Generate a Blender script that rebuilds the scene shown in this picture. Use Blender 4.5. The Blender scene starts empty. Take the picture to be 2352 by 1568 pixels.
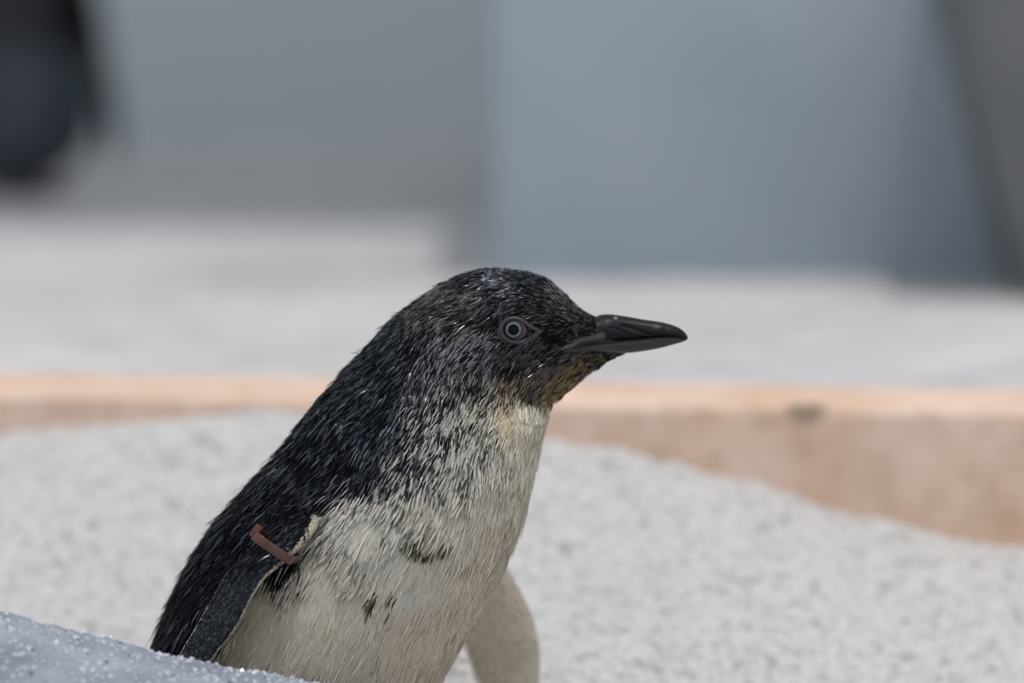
import bpy, bmesh, math
import numpy as np
from mathutils import Vector
from mathutils.bvhtree import BVHTree
from mathutils.kdtree import KDTree

# ------------------------------------------------------------------ camera
SC = bpy.context.scene
COL = SC.collection
W, H = 2352.0, 1568.0
LENS = 200.0
FPX = LENS / 36.0 * W
CAMH = 0.375                      # camera height over the sand under the penguin
CAMY = -2.14
TILT = math.atan(1048.0 / FPX)    # the horizon lies above the frame
DECK = CAMH - 0.223               # height of the paved deck behind the kerb

cam_data = bpy.data.cameras.new('camera')
cam = bpy.data.objects.new('camera', cam_data)
COL.objects.link(cam)
cam.location = (0, CAMY, CAMH)
cam.rotation_euler = (math.radians(90) - TILT, 0, 0)
cam_data.lens = LENS
cam_data.sensor_width = 36.0
cam_data.sensor_fit = 'HORIZONTAL'
cam_data.clip_start = 0.05
cam_data.clip_end = 200
cam_data.dof.use_dof = True
cam_data.dof.focus_distance = 2.147
cam_data.dof.aperture_fstop = 4.4
SC.camera = cam

# ------------------------------------------------------------------ light
SUN_TO = Vector((0.13, -0.15, 0.95)).normalized()
world = bpy.data.worlds.new('sky')
SC.world = world
world.use_nodes = True
wn = world.node_tree
wn.nodes.clear()
wo = wn.nodes.new('ShaderNodeOutputWorld')
wb = wn.nodes.new('ShaderNodeBackground')
ws = wn.nodes.new('ShaderNodeTexSky')
ws.sky_type = 'NISHITA'
ws.sun_disc = False
ws.sun_elevation = math.asin(SUN_TO.z)
ws.sun_rotation = math.atan2(SUN_TO.x, SUN_TO.y)
ws.air_density = 1.0
ws.dust_density = 4.0
wb.inputs['Strength'].default_value = 1.0
hz_ = wn.nodes.new('ShaderNodeMix')                 # bright even haze over the blue
hz_.data_type = 'RGBA'
hz_.blend_type = 'MIX'
hz_.inputs[0].default_value = 0.72
sc_ = wn.nodes.new('ShaderNodeVectorMath')
sc_.operation = 'SCALE'
sc_.inputs['Scale'].default_value = 0.12
wn.links.new(ws.outputs[0], sc_.inputs[0])
wn.links.new(sc_.outputs[0], hz_.inputs[6])
hz_.inputs[7].default_value = (0.80, 0.815, 0.84, 1)
wn.links.new(hz_.outputs[2], wb.inputs['Color'])
wn.links.new(wb.outputs[0], wo.inputs['Surface'])

sun_data = bpy.data.lights.new('sun_offscreen', 'SUN')
sun_data.energy = 1.55
sun_data.angle = math.radians(0.53)
sun_data.color = (1.0, 0.965, 0.92)
sun = bpy.data.objects.new('sun_offscreen', sun_data)
COL.objects.link(sun)
sun.location = (2, -2, 8)
sun.rotation_euler = SUN_TO.to_track_quat('Z', 'Y').to_euler()

SC.view_settings.view_transform = 'Standard'
SC.view_settings.look = 'None'
SC.view_settings.gamma = 1.0
SC.view_settings.use_curve_mapping = False
SC.view_settings.exposure = 0.0
SC.cycles.use_denoising = True

# ------------------------------------------------------------------ helpers
FWD = np.array([0, math.cos(TILT), -math.sin(TILT)])
UPV = np.array([0, math.sin(TILT), math.cos(TILT)])
CAMP = np.array([0, CAMY, CAMH])


def ray(px, py):
    return FWD * FPX + np.array([1.0, 0, 0]) * (px - W / 2) + UPV * (H / 2 - py)


def at(px, py, Y):
    """point on the pixel's ray in the vertical plane at depth Y"""
    d = ray(px, py)
    return CAMP + d * ((Y - CAMY) / d[1])


def on_z(px, py, z):
    d = ray(px, py)
    return CAMP + d * ((z - CAMH) / d[2])


def to_px(P):
    R = P - CAMP
    f = R @ FWD
    return np.stack([W / 2 + FPX * R[:, 0] / f, H / 2 - FPX * (R @ UPV) / f], 1)


rng = np.random.default_rng(7)


def empty(name, loc):
    o = bpy.data.objects.new(name, None)
    COL.objects.link(o)
    o.location = loc
    o.empty_display_size = 0.03
    return o


def link(name, me, mat, parent=None):
    o = bpy.data.objects.new(name, me)
    COL.objects.link(o)
    if mat is not None:
        me.materials.append(mat)
    if parent is not None:
        o.parent = parent
        o.matrix_parent_inverse = Matrix_T(parent)
    return o


def Matrix_T(p):
    from mathutils import Matrix
    loc = Vector(p.location)
    q = p.parent
    while q is not None:
        loc += q.location
        q = q.parent
    return Matrix.Translation(-Vector(p.location)) if p.parent is None else Matrix.Identity(4)


def mesh(name, verts, faces, smooth=True):
    me = bpy.data.meshes.new(name)
    me.from_pydata([tuple(map(float, v)) for v in verts], [], [tuple(map(int, f)) for f in faces])
    if smooth:
        me.polygons.foreach_set('use_smooth', [True] * len(me.polygons))
    me.update()
    return me


def tri_mesh(name, V, T):
    """fast mesh from arrays of verts and triangles"""
    me = bpy.data.meshes.new(name)
    V = np.ascontiguousarray(V, dtype=np.float32)
    T = np.ascontiguousarray(T, dtype=np.int32)
    me.vertices.add(len(V))
    me.vertices.foreach_set('co', V.ravel())
    me.loops.add(T.size)
    me.loops.foreach_set('vertex_index', T.ravel())
    me.polygons.add(len(T))
    me.polygons.foreach_set('loop_start', np.arange(0, T.size, 3, dtype=np.int32))
    me.polygons.foreach_set('use_smooth', np.ones(len(T), dtype=bool))
    me.update(calc_edges=True)
    return me


def colour(me, C, name='Col'):
    a = me.color_attributes.new(name, 'FLOAT_COLOR', 'POINT')
    C = np.asarray(C, dtype=np.float32)
    if C.shape[1] == 3:
        C = np.concatenate([C, np.ones((len(C), 1), np.float32)], 1)
    a.data.foreach_set('color', np.ascontiguousarray(C).ravel())


def smooth01(x):
    x = np.clip(x, 0, 1)
    return x * x * (3 - 2 * x)


def tag(o, label=None, cat=None, group=None, kind=None):
    if label: o['label'] = label
    if cat: o['category'] = cat
    if group: o['group'] = group
    if kind: o['kind'] = kind
    return o


# ------------------------------------------------------------------ materials
def mat(name, rough=0.6, spec=0.5, base=(0.5, 0.5, 0.5)):
    m = bpy.data.materials.new(name)
    m.use_nodes = True
    b = m.node_tree.nodes['Principled BSDF']
    b.inputs['Base Color'].default_value = (*base, 1)
    b.inputs['Roughness'].default_value = rough
    b.inputs['Specular IOR Level'].default_value = spec
    return m, m.node_tree, b


def attr_mat(name, rough, spec, translucent=0.0):
    m, nt, b = mat(name, rough, spec)
    a = nt.nodes.new('ShaderNodeAttribute')
    a.attribute_name = 'Col'
    nt.links.new(a.outputs['Color'], b.inputs['Base Color'])
    if translucent:
        t = nt.nodes.new('ShaderNodeBsdfTranslucent')
        mx = nt.nodes.new('ShaderNodeMixShader')
        mx.inputs[0].default_value = translucent
        nt.links.new(a.outputs['Color'], t.inputs['Color'])
        nt.links.new(b.outputs[0], mx.inputs[1])
        nt.links.new(t.outputs[0], mx.inputs[2])
        nt.links.new(mx.outputs[0], nt.nodes['Material Output'].inputs['Surface'])
    return m, nt, b


def noise(nt, scale, detail=4, rough=0.55, stretch=None):
    tc = nt.nodes.new('ShaderNodeTexCoord')
    n = nt.nodes.new('ShaderNodeTexNoise')
    n.inputs['Scale'].default_value = scale
    n.inputs['Detail'].default_value = detail
    n.inputs['Roughness'].default_value = rough
    if stretch:
        mp = nt.nodes.new('ShaderNodeMapping')
        mp.inputs['Scale'].default_value = stretch
        nt.links.new(tc.outputs['Object'], mp.inputs['Vector'])
        nt.links.new(mp.outputs[0], n.inputs['Vector'])
    else:
        nt.links.new(tc.outputs['Object'], n.inputs['Vector'])
    return n


def ramp(nt, src, stops):
    r = nt.nodes.new('ShaderNodeValToRGB')
    e = r.color_ramp.elements
    e[0].position, e[0].color = stops[0][0], (*stops[0][1], 1)
    e[1].position, e[1].color = stops[-1][0], (*stops[-1][1], 1)
    for p, c in stops[1:-1]:
        k = e.new(p)
        k.color = (*c, 1)
    nt.links.new(src, r.inputs[0])
    return r


def mixc(nt, fac, a, b, mode='MIX'):
    m = nt.nodes.new('ShaderNodeMix')
    m.data_type = 'RGBA'
    m.blend_type = mode
    for sock, v in ((m.inputs[0], fac), (m.inputs[6], a), (m.inputs[7], b)):
        if hasattr(v, 'is_linked'):
            nt.links.new(v, sock)
        elif isinstance(v, tuple):
            sock.default_value = (*v, 1)
        else:
            sock.default_value = v
    return m.outputs[2]


def bump(nt, b, h, strength, dist):
    k = nt.nodes.new('ShaderNodeBump')
    k.inputs['Strength'].default_value = strength
    k.inputs['Distance'].default_value = dist
    nt.links.new(h, k.inputs['Height'])
    nt.links.new(k.outputs[0], b.inputs['Normal'])


def surface(name, stops, scale, rough, bscale=200, bstr=0.4, bdist=0.002, detail=5, big=None):
    m, nt, b = mat(name, rough, 0.3)
    n = noise(nt, scale, detail)
    c = ramp(nt, n.outputs[0], stops).outputs[0]
    if big:
        n2 = noise(nt, big[0], 3)
        c = mixc(nt, 1.0, c, ramp(nt, n2.outputs[0], big[1]).outputs[0], 'MULTIPLY')
    nt.links.new(c, b.inputs['Base Color'])
    nb = noise(nt, bscale, 4)
    bump(nt, b, nb.outputs[0], bstr, bdist)
    return m, nt, b


M_SAND, _, _ = surface('sand', [(0.28, (0.21, 0.208, 0.21)), (0.40, (0.45, 0.45, 0.447)), (0.55, (0.55, 0.55, 0.545)), (0.75, (0.63, 0.63, 0.625))],
                       330, 0.9, 900, 0.35, 0.0006, 6, (130, [(0.30, (0.62, 0.62, 0.63)), (0.45, (1, 1, 1))]))
M_KERB, _, _ = surface('terracotta', [(0.3, (0.62, 0.41, 0.28)), (0.5, (0.73, 0.54, 0.43)), (0.72, (0.79, 0.62, 0.52))],
                       18, 0.75, 260, 0.25, 0.0015, 5, (70, [(0.35, (0.86, 0.85, 0.84)), (0.6, (1, 1, 1))]))
M_DECK, _, _ = surface('deck_concrete', [(0.3, (0.40, 0.40, 0.405)), (0.5, (0.52, 0.52, 0.525)), (0.72, (0.58, 0.58, 0.585))],
                       30, 0.85, 300, 0.3, 0.001, 6, (5, [(0.3, (0.86, 0.86, 0.86)), (0.62, (1, 1, 1))]))
M_WALLC, _, _ = surface('blue_grey_render', [(0.3, (0.33, 0.39, 0.45)), (0.7, (0.375, 0.43, 0.49))], 9, 0.8, 180, 0.2, 0.001)
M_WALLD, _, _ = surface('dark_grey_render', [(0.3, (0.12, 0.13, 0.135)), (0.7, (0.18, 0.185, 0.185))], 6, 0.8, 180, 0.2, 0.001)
M_WALLB, _, _ = surface('grey_green_render', [(0.3, (0.50, 0.57, 0.59)), (0.7, (0.58, 0.62, 0.64))], 2.2, 0.8, 120, 0.2, 0.002)
M_ROCK, _, _ = surface('speckled_grey_rock', [(0.3, (0.22, 0.25, 0.30)), (0.5, (0.29, 0.325, 0.39)), (0.7, (0.36, 0.40, 0.47))],
                       60, 0.5, 520, 0.8, 0.0018, 6, (26, [(0.32, (0.82, 0.83, 0.85)), (0.6, (1, 1, 1))]))
M_SHADE, ntr, brf = mat('added_cloth', 0.9, 0.1, (0.7, 0.71, 0.72))  # for the unseen cloth added as a shade caster
trn = ntr.nodes.new('ShaderNodeBsdfTranslucent')
trn.inputs['Color'].default_value = (0.7, 0.71, 0.72, 1)
mxr = ntr.nodes.new('ShaderNodeMixShader')
mxr.inputs[0].default_value = 0.5
ntr.links.new(brf.outputs[0], mxr.inputs[1]); ntr.links.new(trn.outputs[0], mxr.inputs[2])
ntr.links.new(mxr.outputs[0], ntr.nodes['Material Output'].inputs['Surface'])
M_GRIT, _, _ = mat('glassy_grit', 0.16, 0.9, (0.62, 0.65, 0.70))
M_GRITD, _, _ = mat('dark_grit', 0.5, 0.4, (0.16, 0.13, 0.11))


def deck_stain(M, spots, col):
    nt = M.node_tree
    b = nt.nodes['Principled BSDF']
    src = b.inputs['Base Color'].links[0].from_socket
    for (px_, py_, hx, hy, hz) in spots:
        c = on_z(px_, py_, DECK)
        tc = nt.nodes.new('ShaderNodeTexCoord')
        mp = nt.nodes.new('ShaderNodeMapping')
        mp.inputs['Location'].default_value = (-c[0] / hx, -c[1] / hy, -c[2] / hz)
        mp.inputs['Scale'].default_value = (1 / hx, 1 / hy, 1 / hz)
        g = nt.nodes.new('ShaderNodeTexGradient')
        g.gradient_type = 'SPHERICAL'
        nt.links.new(tc.outputs['Object'], mp.inputs['Vector'])
        nt.links.new(mp.outputs[0], g.inputs['Vector'])
        m = ramp(nt, g.outputs['Fac'], [(0.0, (1, 1, 1)), (0.45, col)])
        src = mixc(nt, 1.0, src, m.outputs[0], 'MULTIPLY')
    nt.links.new(src, b.inputs['Base Color'])


deck_stain(M_DECK, ((700, 622, .085, .07, 1), (1010, 625, .05, .05, 1)), (.74, .73, .72))      # damp patches on the concrete
deck_stain(M_KERB, ((1850, 930, .012, .012, .010),), (.42, .47, .45))      # a chip in the kerb


# ------------------------------------------------------------------ the place
def vnoise(x, y, seed):
    """cheap value noise"""
    r = np.random.default_rng(seed).random((64, 64))
    xi, yi = np.floor(x).astype(int), np.floor(y).astype(int)
    fx, fy = x - xi, y - yi
    fx, fy = fx * fx * (3 - 2 * fx), fy * fy * (3 - 2 * fy)
    g = lambda a, b: r[a % 64, b % 64]
    return (g(xi, yi) * (1 - fx) + g(xi + 1, yi) * fx) * (1 - fy) + (g(xi, yi + 1) * (1 - fx) + g(xi + 1, yi + 1) * fx) * fy - 0.5


# kerb: its front top edge runs through these two points of the deck height
KA, KB = on_z(0, 898, DECK), on_z(2352, 938, DECK)
kdir = (KB - KA) / np.linalg.norm(KB - KA)
kback = np.array([-kdir[1], kdir[0], 0])
kslope = kdir[1] / kdir[0]


def kerb_y(X):
    return KA[1] + (X - KA[0]) * kslope


# sand: heaped against the kerb, hollow where the penguin stands
cont = [(-900, 1080), (-400, 1030), (0, 992), (200, 966), (400, 951), (600, 941), (800, 937), (1000, 945), (1130, 968), (1250, 1003), (1330, 1022),
        (1420, 1031), (1560, 1046), (1680, 1085), (1800, 1130), (1950, 1180), (2100, 1212), (2250, 1243), (2352, 1275), (2700, 1370), (3300, 1450)]
cx, cz = [], []
for a, b in cont:
    Yk = 0.32
    for _ in range(4):
        p = at(a, b, Yk)
        Yk = kerb_y(p[0])
    cx.append(p[0]); cz.append(p[2])


def sand_h(X, Y):
    hc = np.interp(X, cx, cz)
    t = (Y + 0.01) / (kerb_y(X) + 0.01)
    prof = np.clip(t, 0, 1.1)
    prof = np.where(prof < 0.25, prof * prof * 2.0, prof - 0.125) / 0.875
    h = hc * np.clip(prof, 0, 1.0)
    fall = np.clip(t, 0.15, 1)
    h = h + 0.014 * vnoise(X * 14 + 5, Y * 14, 1) * np.clip(1.25 - t, 0.1, 1) + 0.006 * vnoise(X * 45, Y * 45, 2)
    h = h + 0.0018 * vnoise(X * 140, Y * 140, 3) + 0.0012 * vnoise(X * 330, Y * 330, 4)
    return h


def grid_mesh(name, xs, ys, hf):
    X, Y = np.meshgrid(xs, ys, indexing='ij')
    Z = hf(X, Y)
    V = np.stack([X, Y, Z], -1).reshape(-1, 3)
    n, m = len(xs), len(ys)
    I = np.arange(n * m).reshape(n, m)
    a, b, c, d = I[:-1, :-1].ravel(), I[1:, :-1].ravel(), I[1:, 1:].ravel(), I[:-1, 1:].ravel()
    return tri_mesh(name, V, np.concatenate([np.stack([a, b, c], 1), np.stack([a, c, d], 1)]))


xs = np.concatenate([np.linspace(-1.6, -0.32, 60), np.linspace(-0.315, 0.315, 420), np.linspace(0.32, 1.6, 60)])
# rows follow the kerb so that the sand ends inside its face
ts = np.concatenate([np.linspace(-2.2, -0.1, 40), np.linspace(-0.09, 1.02, 300)])
X, T_ = np.meshgrid(xs, ts, indexing='ij')
Yg = T_ * (kerb_y(X) + 0.01) - 0.01
V = np.stack([X, Yg, sand_h(X, Yg)], -1).reshape(-1, 3)
I = np.arange(X.size).reshape(X.shape)
a, b, c, d = I[:-1, :-1].ravel(), I[1:, :-1].ravel(), I[1:, 1:].ravel(), I[:-1, 1:].ravel()
o = link('sand_ground', tri_mesh('sand_ground', V, np.concatenate([np.stack([a, b, c], 1), np.stack([a, c, d], 1)])), M_SAND)
tag(o, 'pale grey sand heaped against the terracotta kerb', None, kind='structure')


o = link('ground', mesh('ground', [(-9, -14, -.035), (9, -14, -.035), (9, 6, -.035), (-9, 6, -.035)], [(0, 1, 2, 3)]), M_DECK)
tag(o, 'pale concrete ground around the sand bed', None, kind='structure')


def prism(name, pts, mt, bev=0.0, seg=3, parent=None):
    """box from 8 corners: four of the bottom, then four of the top"""
    bm = bmesh.new()
    vs = [bm.verts.new(Vector(p)) for p in pts]
    for f in ((3, 2, 1, 0), (4, 5, 6, 7), (0, 1, 5, 4), (1, 2, 6, 5), (2, 3, 7, 6), (3, 0, 4, 7)):
        bm.faces.new([vs[i] for i in f])
    bmesh.ops.recalc_face_normals(bm, faces=bm.faces)
    if bev:
        bmesh.ops.bevel(bm, geom=list(bm.edges), offset=bev, segments=seg, affect='EDGES', profile=0.5)
    me = bpy.data.meshes.new(name)
    bm.to_mesh(me)
    bm.free()
    me.polygons.foreach_set('use_smooth', [True] * len(me.polygons))
    me.set_sharp_from_angle(angle=math.radians(40)) if hasattr(me, 'set_sharp_from_angle') else None
    return link(name, me, mt, parent)


def kp(s, back, z):
    p = KA + kdir * s + kback * back
    return (p[0], p[1], z)


KL = 1.3
KW = 0.10
o = prism('terracotta_kerb', [kp(-KL, 0, -0.05), kp(KL + .45, 0, -0.05), kp(KL + .45, KW, -0.05), kp(-KL, KW, -0.05),
                              kp(-KL, 0, DECK), kp(KL + .45, 0, DECK), kp(KL + .45, KW, DECK), kp(-KL, KW, DECK)], M_KERB, 0.006, 4)
tag(o, 'terracotta kerb between the sand and the concrete deck', None, kind='structure')

# deck behind the kerb, a narrow joint in between
BACKZ = 4.86 + CAMY
g = KW + 0.006
dpts = [kp(-KL, g, -0.05), kp(KL + .45, g, -0.05), (2.6, BACKZ + .1, -0.05), (-2.6, BACKZ + .1, -0.05)]
dpts = dpts + [(p[0], p[1], DECK - 0.0015) for p in dpts]
o = prism('floor', dpts, M_DECK, 0.004, 2)
tag(o, 'pale concrete deck behind the terracotta kerb', None, kind='structure')
o = prism('trim_1', [kp(-KL, KW - .002, -0.05), kp(KL + .45, KW - .002, -0.05), kp(KL + .45, g + .004, -0.05), kp(-KL, g + .004, -0.05),
                     kp(-KL, KW - .002, DECK - .006), kp(KL + .45, KW - .002, DECK - .006), kp(KL + .45, g + .004, DECK - .006), kp(-KL, g + .004, DECK - .006)],
          M_DECK)
tag(o, 'narrow recessed joint behind the terracotta kerb', None, kind='structure')

WH = 2.9
o = prism('wall_back', [(-2.6, BACKZ, DECK - .02), (2.6, BACKZ, DECK - .02), (2.6, BACKZ + .12, DECK - .02), (-2.6, BACKZ + .12, DECK - .02),
                        (-2.6, BACKZ, WH), (2.6, BACKZ, WH), (2.6, BACKZ + .12, WH), (-2.6, BACKZ + .12, WH)], M_WALLB, 0.01)
tag(o, 'tall grey green rendered wall at the back of the deck', None, kind='structure')

# unseen shade cloth added over the back of the deck to darken the far floor
RZ_ = WH
rf = 3.72 + CAMY + SUN_TO.y / SUN_TO.z * (RZ_ - DECK)
nx, ny = 27, 8
RX_, RY_ = np.meshgrid(np.linspace(-2.6, 2.6, nx), np.linspace(rf, BACKZ + .06, ny), indexing='ij')
RS_ = RZ_ + .03 * np.cos(RX_ / .65 * 2 * math.pi) * np.sin((RY_ - rf) / (BACKZ + .06 - rf) * math.pi)       # sags between its wires
Ir = np.arange(nx * ny).reshape(nx, ny)
o = link('added_shade_cloth', mesh('added_shade_cloth', np.stack([RX_, RY_, RS_], -1).reshape(-1, 3),
                         [(Ir[i, j], Ir[i + 1, j], Ir[i + 1, j + 1], Ir[i, j + 1]) for i in range(nx - 1) for j in range(ny - 1)]), M_SHADE)
tag(o, 'unseen pale shade cloth, added to shade the far floor', None, kind='structure')

BF = 3.241 + CAMY                       # depth of the front of the blue grey block
xl = at(1135, 635, BF)[0]
xr0 = at(2312, 640, BF)[0]
xr1 = at(2148, 0, BF)[0]
zr1 = at(2148, 0, BF)[2]
BH = DECK + 0.26
slope = (xr1 - xr0) / (zr1 - DECK)
o = prism('wall_center', [(xl, BF, DECK - .01), (xr0 + .2, BF, DECK - .01), (xr0 + .2, BF + 1.2, DECK - .01), (xl, BF + 1.2, DECK - .01),
                          (xl, BF, BH), (xr0 + .2, BF, BH), (xr0 + .2, BF + 1.2, BH), (xl, BF + 1.2, BH)], M_WALLC, 0.006)
tag(o, 'smooth blue grey block standing on the deck', None, kind='structure')
xt = xr0 + slope * 0.185
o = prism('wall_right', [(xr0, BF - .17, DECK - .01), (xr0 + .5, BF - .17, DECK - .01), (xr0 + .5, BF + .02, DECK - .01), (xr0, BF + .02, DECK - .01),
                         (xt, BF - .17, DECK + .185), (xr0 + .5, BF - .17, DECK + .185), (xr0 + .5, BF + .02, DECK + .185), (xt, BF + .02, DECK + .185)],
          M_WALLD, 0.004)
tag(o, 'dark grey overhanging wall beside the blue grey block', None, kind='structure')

# ------------------------------------------------------------------ speckled rock in front of the penguin
RIDGE = [(-1500, 1180), (-900, 1250), (-400, 1330), (0, 1405), (100, 1426), (230, 1452), (360, 1483), (500, 1517), (620, 1546), (720, 1569), (860, 1604), (1000, 1660), (1150, 1760), (1260, 1900), (1310, 2040)]
RY = -0.055
ridge = np.array([at(a, b, RY) for a, b in RIDGE])
nr, nc = 460, 110
q = np.linspace(0, 1, nr)
sx = np.interp(q, np.linspace(0, 1, len(ridge)), ridge[:, 0])
sx = np.concatenate([np.linspace(ridge[0, 0], ridge[-1, 0], nr)])
sz = np.interp(sx, ridge[:, 0], ridge[:, 2])
kern = np.ones(13) / 13
sz = np.convolve(np.pad(sz, 6, mode='edge'), kern, 'valid')
prof = [(0.035, -0.30), (0.03, -0.10), (0.022, -0.03), (0.012, -0.008), (0.0, 0.0), (-0.014, -0.0015), (-0.035, -0.010), (-0.07, -0.032), (-0.12, -0.075), (-0.17, -0.14), (-0.19, -0.30)]
pp = np.array(prof)
pt = np.cumsum(np.r_[0, np.hypot(*np.diff(pp, axis=0).T)])
pt = pt / pt[-1]
pu = np.linspace(0, 1, nc)
pu = np.interp(np.linspace(0, 1, nc), [0, .3, .75, 1], [0, pt[2], pt[7], 1])
py_ = np.interp(pu, pt, pp[:, 0]); pz_ = np.interp(pu, pt, pp[:, 1])
for _ in range(3):
    py_[1:-1] = (py_[:-2] + 2 * py_[1:-1] + py_[2:]) / 4
    pz_[1:-1] = (pz_[:-2] + 2 * pz_[1:-1] + pz_[2:]) / 4
k0 = np.argmax(pz_)
pz_ = pz_ - pz_[k0]
RX = np.repeat(sx[:, None], nc, 1)
RYY = RY + np.repeat(py_[None], nr, 0) - py_[k0]
RZ = np.maximum(sz[:, None] + pz_[None], -0.03)
nz = 0.005 * vnoise(RX * 25, RYY * 25 + RZ * 25, 11) + 0.0016 * vnoise(RX * 160, RYY * 160 + RZ * 90, 12) + 0.0008 * vnoise(RX * 420, RYY * 420 + RZ * 300, 13)
RZ = RZ + nz
V = np.stack([RX, RYY, RZ], -1).reshape(-1, 3)
I = np.arange(nr * nc).reshape(nr, nc)
a, b, c, d = I[:-1, :-1].ravel(), I[1:, :-1].ravel(), I[1:, 1:].ravel(), I[:-1, 1:].ravel()
RT = np.concatenate([np.stack([a, c, b], 1), np.stack([a, d, c], 1)])
rock = empty('rock', (-0.15, RY - 0.05, 0.0))
tag(rock, 'rough speckled grey rock with glittering grit in front of the penguin', 'rock')
rb = link('rock_body', tri_mesh('rock_body', V, RT), M_ROCK, rock)


def scatter_grit(name, n, rmin, rmax, mt, seed, flat=0.7):
    r = np.random.default_rng(seed)
    G = V.reshape(nr, nc, 3)
    sel = r.integers(0, nr - 1, n * 4), r.integers(12, int(nc * .86), n * 4)
    P = G[sel]
    vis = (P[:, 0] > -0.40) & (P[:, 0] < 0.06)
    P = P[vis][:n]
    du, dv = r.random((len(P), 1)), r.random((len(P), 1))
    P = P + (G[1, 0] - G[0, 0])[None] * du * [1, 0, 0]
    n = len(P)
    octv = np.array([[1, 0, 0], [0, 1, 0], [-1, 0, 0], [0, -1, 0], [0, 0, 1], [0, 0, -1]], float)
    octf = np.array([[0, 1, 4], [1, 2, 4], [2, 3, 4], [3, 0, 4], [1, 0, 5], [2, 1, 5], [3, 2, 5], [0, 3, 5]])
    rad = rmin + (rmax - rmin) * r.random(n) ** 2.5
    Q = r.normal(size=(n, 4)); Q /= np.linalg.norm(Q, axis=1, keepdims=True)
    w, x, y, z = Q.T
    R = np.stack([1 - 2 * (y * y + z * z), 2 * (x * y - z * w), 2 * (x * z + y * w), 2 * (x * y + z * w), 1 - 2 * (x * x + z * z), 2 * (y * z - x * w),
                  2 * (x * z - y * w), 2 * (y * z + x * w), 1 - 2 * (x * x + y * y)], 1).reshape(n, 3, 3)
    sc = r.uniform(.6, 1.2, (n, 1, 3))
    VV = np.einsum('nij,nkj->nki', R, octv[None] * sc) * rad[:, None, None] + P[:, None]
    FF = octf[None] + 6 * np.arange(n)[:, None, None]
    me = tri_mesh(name, VV.reshape(-1, 3), FF.reshape(-1, 3))
    me.polygons.foreach_set('use_smooth', np.zeros(len(me.polygons), dtype=bool))
    return tag(link(name, me, mt, rock), kind='stuff')


scatter_grit('grit', 15000, 0.0002, 0.0014, M_GRIT, 21)
scatter_grit('bright_grit', 700, 0.0005, 0.0013, M_GRIT, 23)
scatter_grit('dark_grit', 700, 0.0003, 0.0011, M_GRITD, 22)

# ------------------------------------------------------------------ lofts
def catmull(A, n):
    A = np.asarray(A, float)
    k = len(A)
    E = np.vstack([2 * A[0] - A[1], A, 2 * A[-1] - A[-2]])
    t = np.linspace(0, k - 1, n)
    i = np.minimum(t.astype(int), k - 2)
    f = (t - i)[:, None]
    p0, p1, p2, p3 = E[i], E[i + 1], E[i + 2], E[i + 3]
    return 0.5 * (2 * p1 + (p2 - p0) * f + (2 * p0 - 5 * p1 + 4 * p2 - p3) * f ** 2 + (3 * p1 - p0 - 3 * p2 + p3) * f ** 3)


def loft_grid(D, Vv, lat, skew, nt, pw=1.0):
    """rings: D and Vv are the two ends of each ring, lat the half width vector, skew widens the D end"""
    th = np.linspace(0, 2 * math.pi, nt, endpoint=False)
    c = (D + Vv) / 2
    a = (D - Vv) / 2
    u, s = np.cos(th), np.sin(th)
    s = np.sign(s) * np.abs(s) ** pw
    return c[:, None] + a[:, None] * u[None, :, None] + lat[:, None] * (s[None, :] * (1 + skew[:, None] * u[None, :]))[:, :, None]


def loft_faces(n, m, closed=True):
    I = np.arange(n * m).reshape(n, m)
    J = np.roll(I, -1, 1)
    f = [tuple(x) for x in np.stack([I[:-1].ravel(), J[:-1].ravel(), J[1:].ravel(), I[1:].ravel()], 1)]
    if closed:
        f.append(tuple(I[0][::-1]))
        f.append(tuple(I[-1]))
    return f


Y0 = 0.035                               # middle plane of the penguin
SEC = [  # dorsal pixel, ventral pixel, half width in mm, skew
    ((318, 2010), (390, 2030), 8, 0), ((312, 1930), (520, 2020), 26, 0), ((318, 1830), (680, 1980), 42, 0), ((332, 1700), (830, 1860), 50, 0),
    ((345, 1585), (940, 1690), 54, 0), ((365, 1475), (1030, 1535), 56, 0), ((396, 1388), (1100, 1412), 56, 0), ((440, 1298), (1157, 1306), 55, -.02),
    ((500, 1205), (1202, 1190), 53, -.04), ((575, 1117), (1228, 1085), 49, -.04), ((650, 1035), (1244, 1010), 44, -.02), ((718, 945), (1254, 968), 39, 0),
    ((785, 868), (1261, 943), 34, .06), ((850, 795), (1273, 919), 30, .12), ((915, 728), (1297, 899), 27, .16), ((985, 676), (1322, 880), 24.5, .22),
    ((1060, 637), (1344, 863), 22.5, .3), ((1130, 622), (1363, 849), 21.0, .45), ((1200, 628), (1382, 837), 18.6, .72), ((1252, 645), (1397, 828), 15.6, .75),
    ((1292, 675), (1411, 821), 12.4, .7), ((1322, 702), (1424, 815), 9.2, .6), ((1347, 719), (1434, 811), 6.8, .45), ((1372, 730), (1442, 808), 4.0, .3)]
NS, NT = 150, 72
D3 = catmull([at(*s[0], Y0) for s in SEC], NS)
V3 = catmull([at(*s[1], Y0) for s in SEC], NS)
wk = catmull([[s[2] / 1000, s[3]] for s in SEC], NS)
lat = np.zeros((NS, 3)); lat[:, 1] = -wk[:, 0]         # theta in 0..pi is the side towards -Y
BG = loft_grid(D3, V3, lat, wk[:, 1], NT)
body_faces = loft_faces(NS, NT)
bvh = BVHTree.FromPolygons([Vector(p) for p in BG.reshape(-1, 3)], body_faces)


def on_body(px, py, out=0.0):
    d = Vector(ray(px, py)).normalized()
    hit, n, i, dist = bvh.ray_cast(Vector(CAMP), d)
    if hit is None:
        hit, n, i, dist = bvh.find_nearest(Vector(at(px, py, Y0 - 0.01)))
    if n.y > 0: n = -n
    return np.array(hit) + np.array(n) * out


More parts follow.
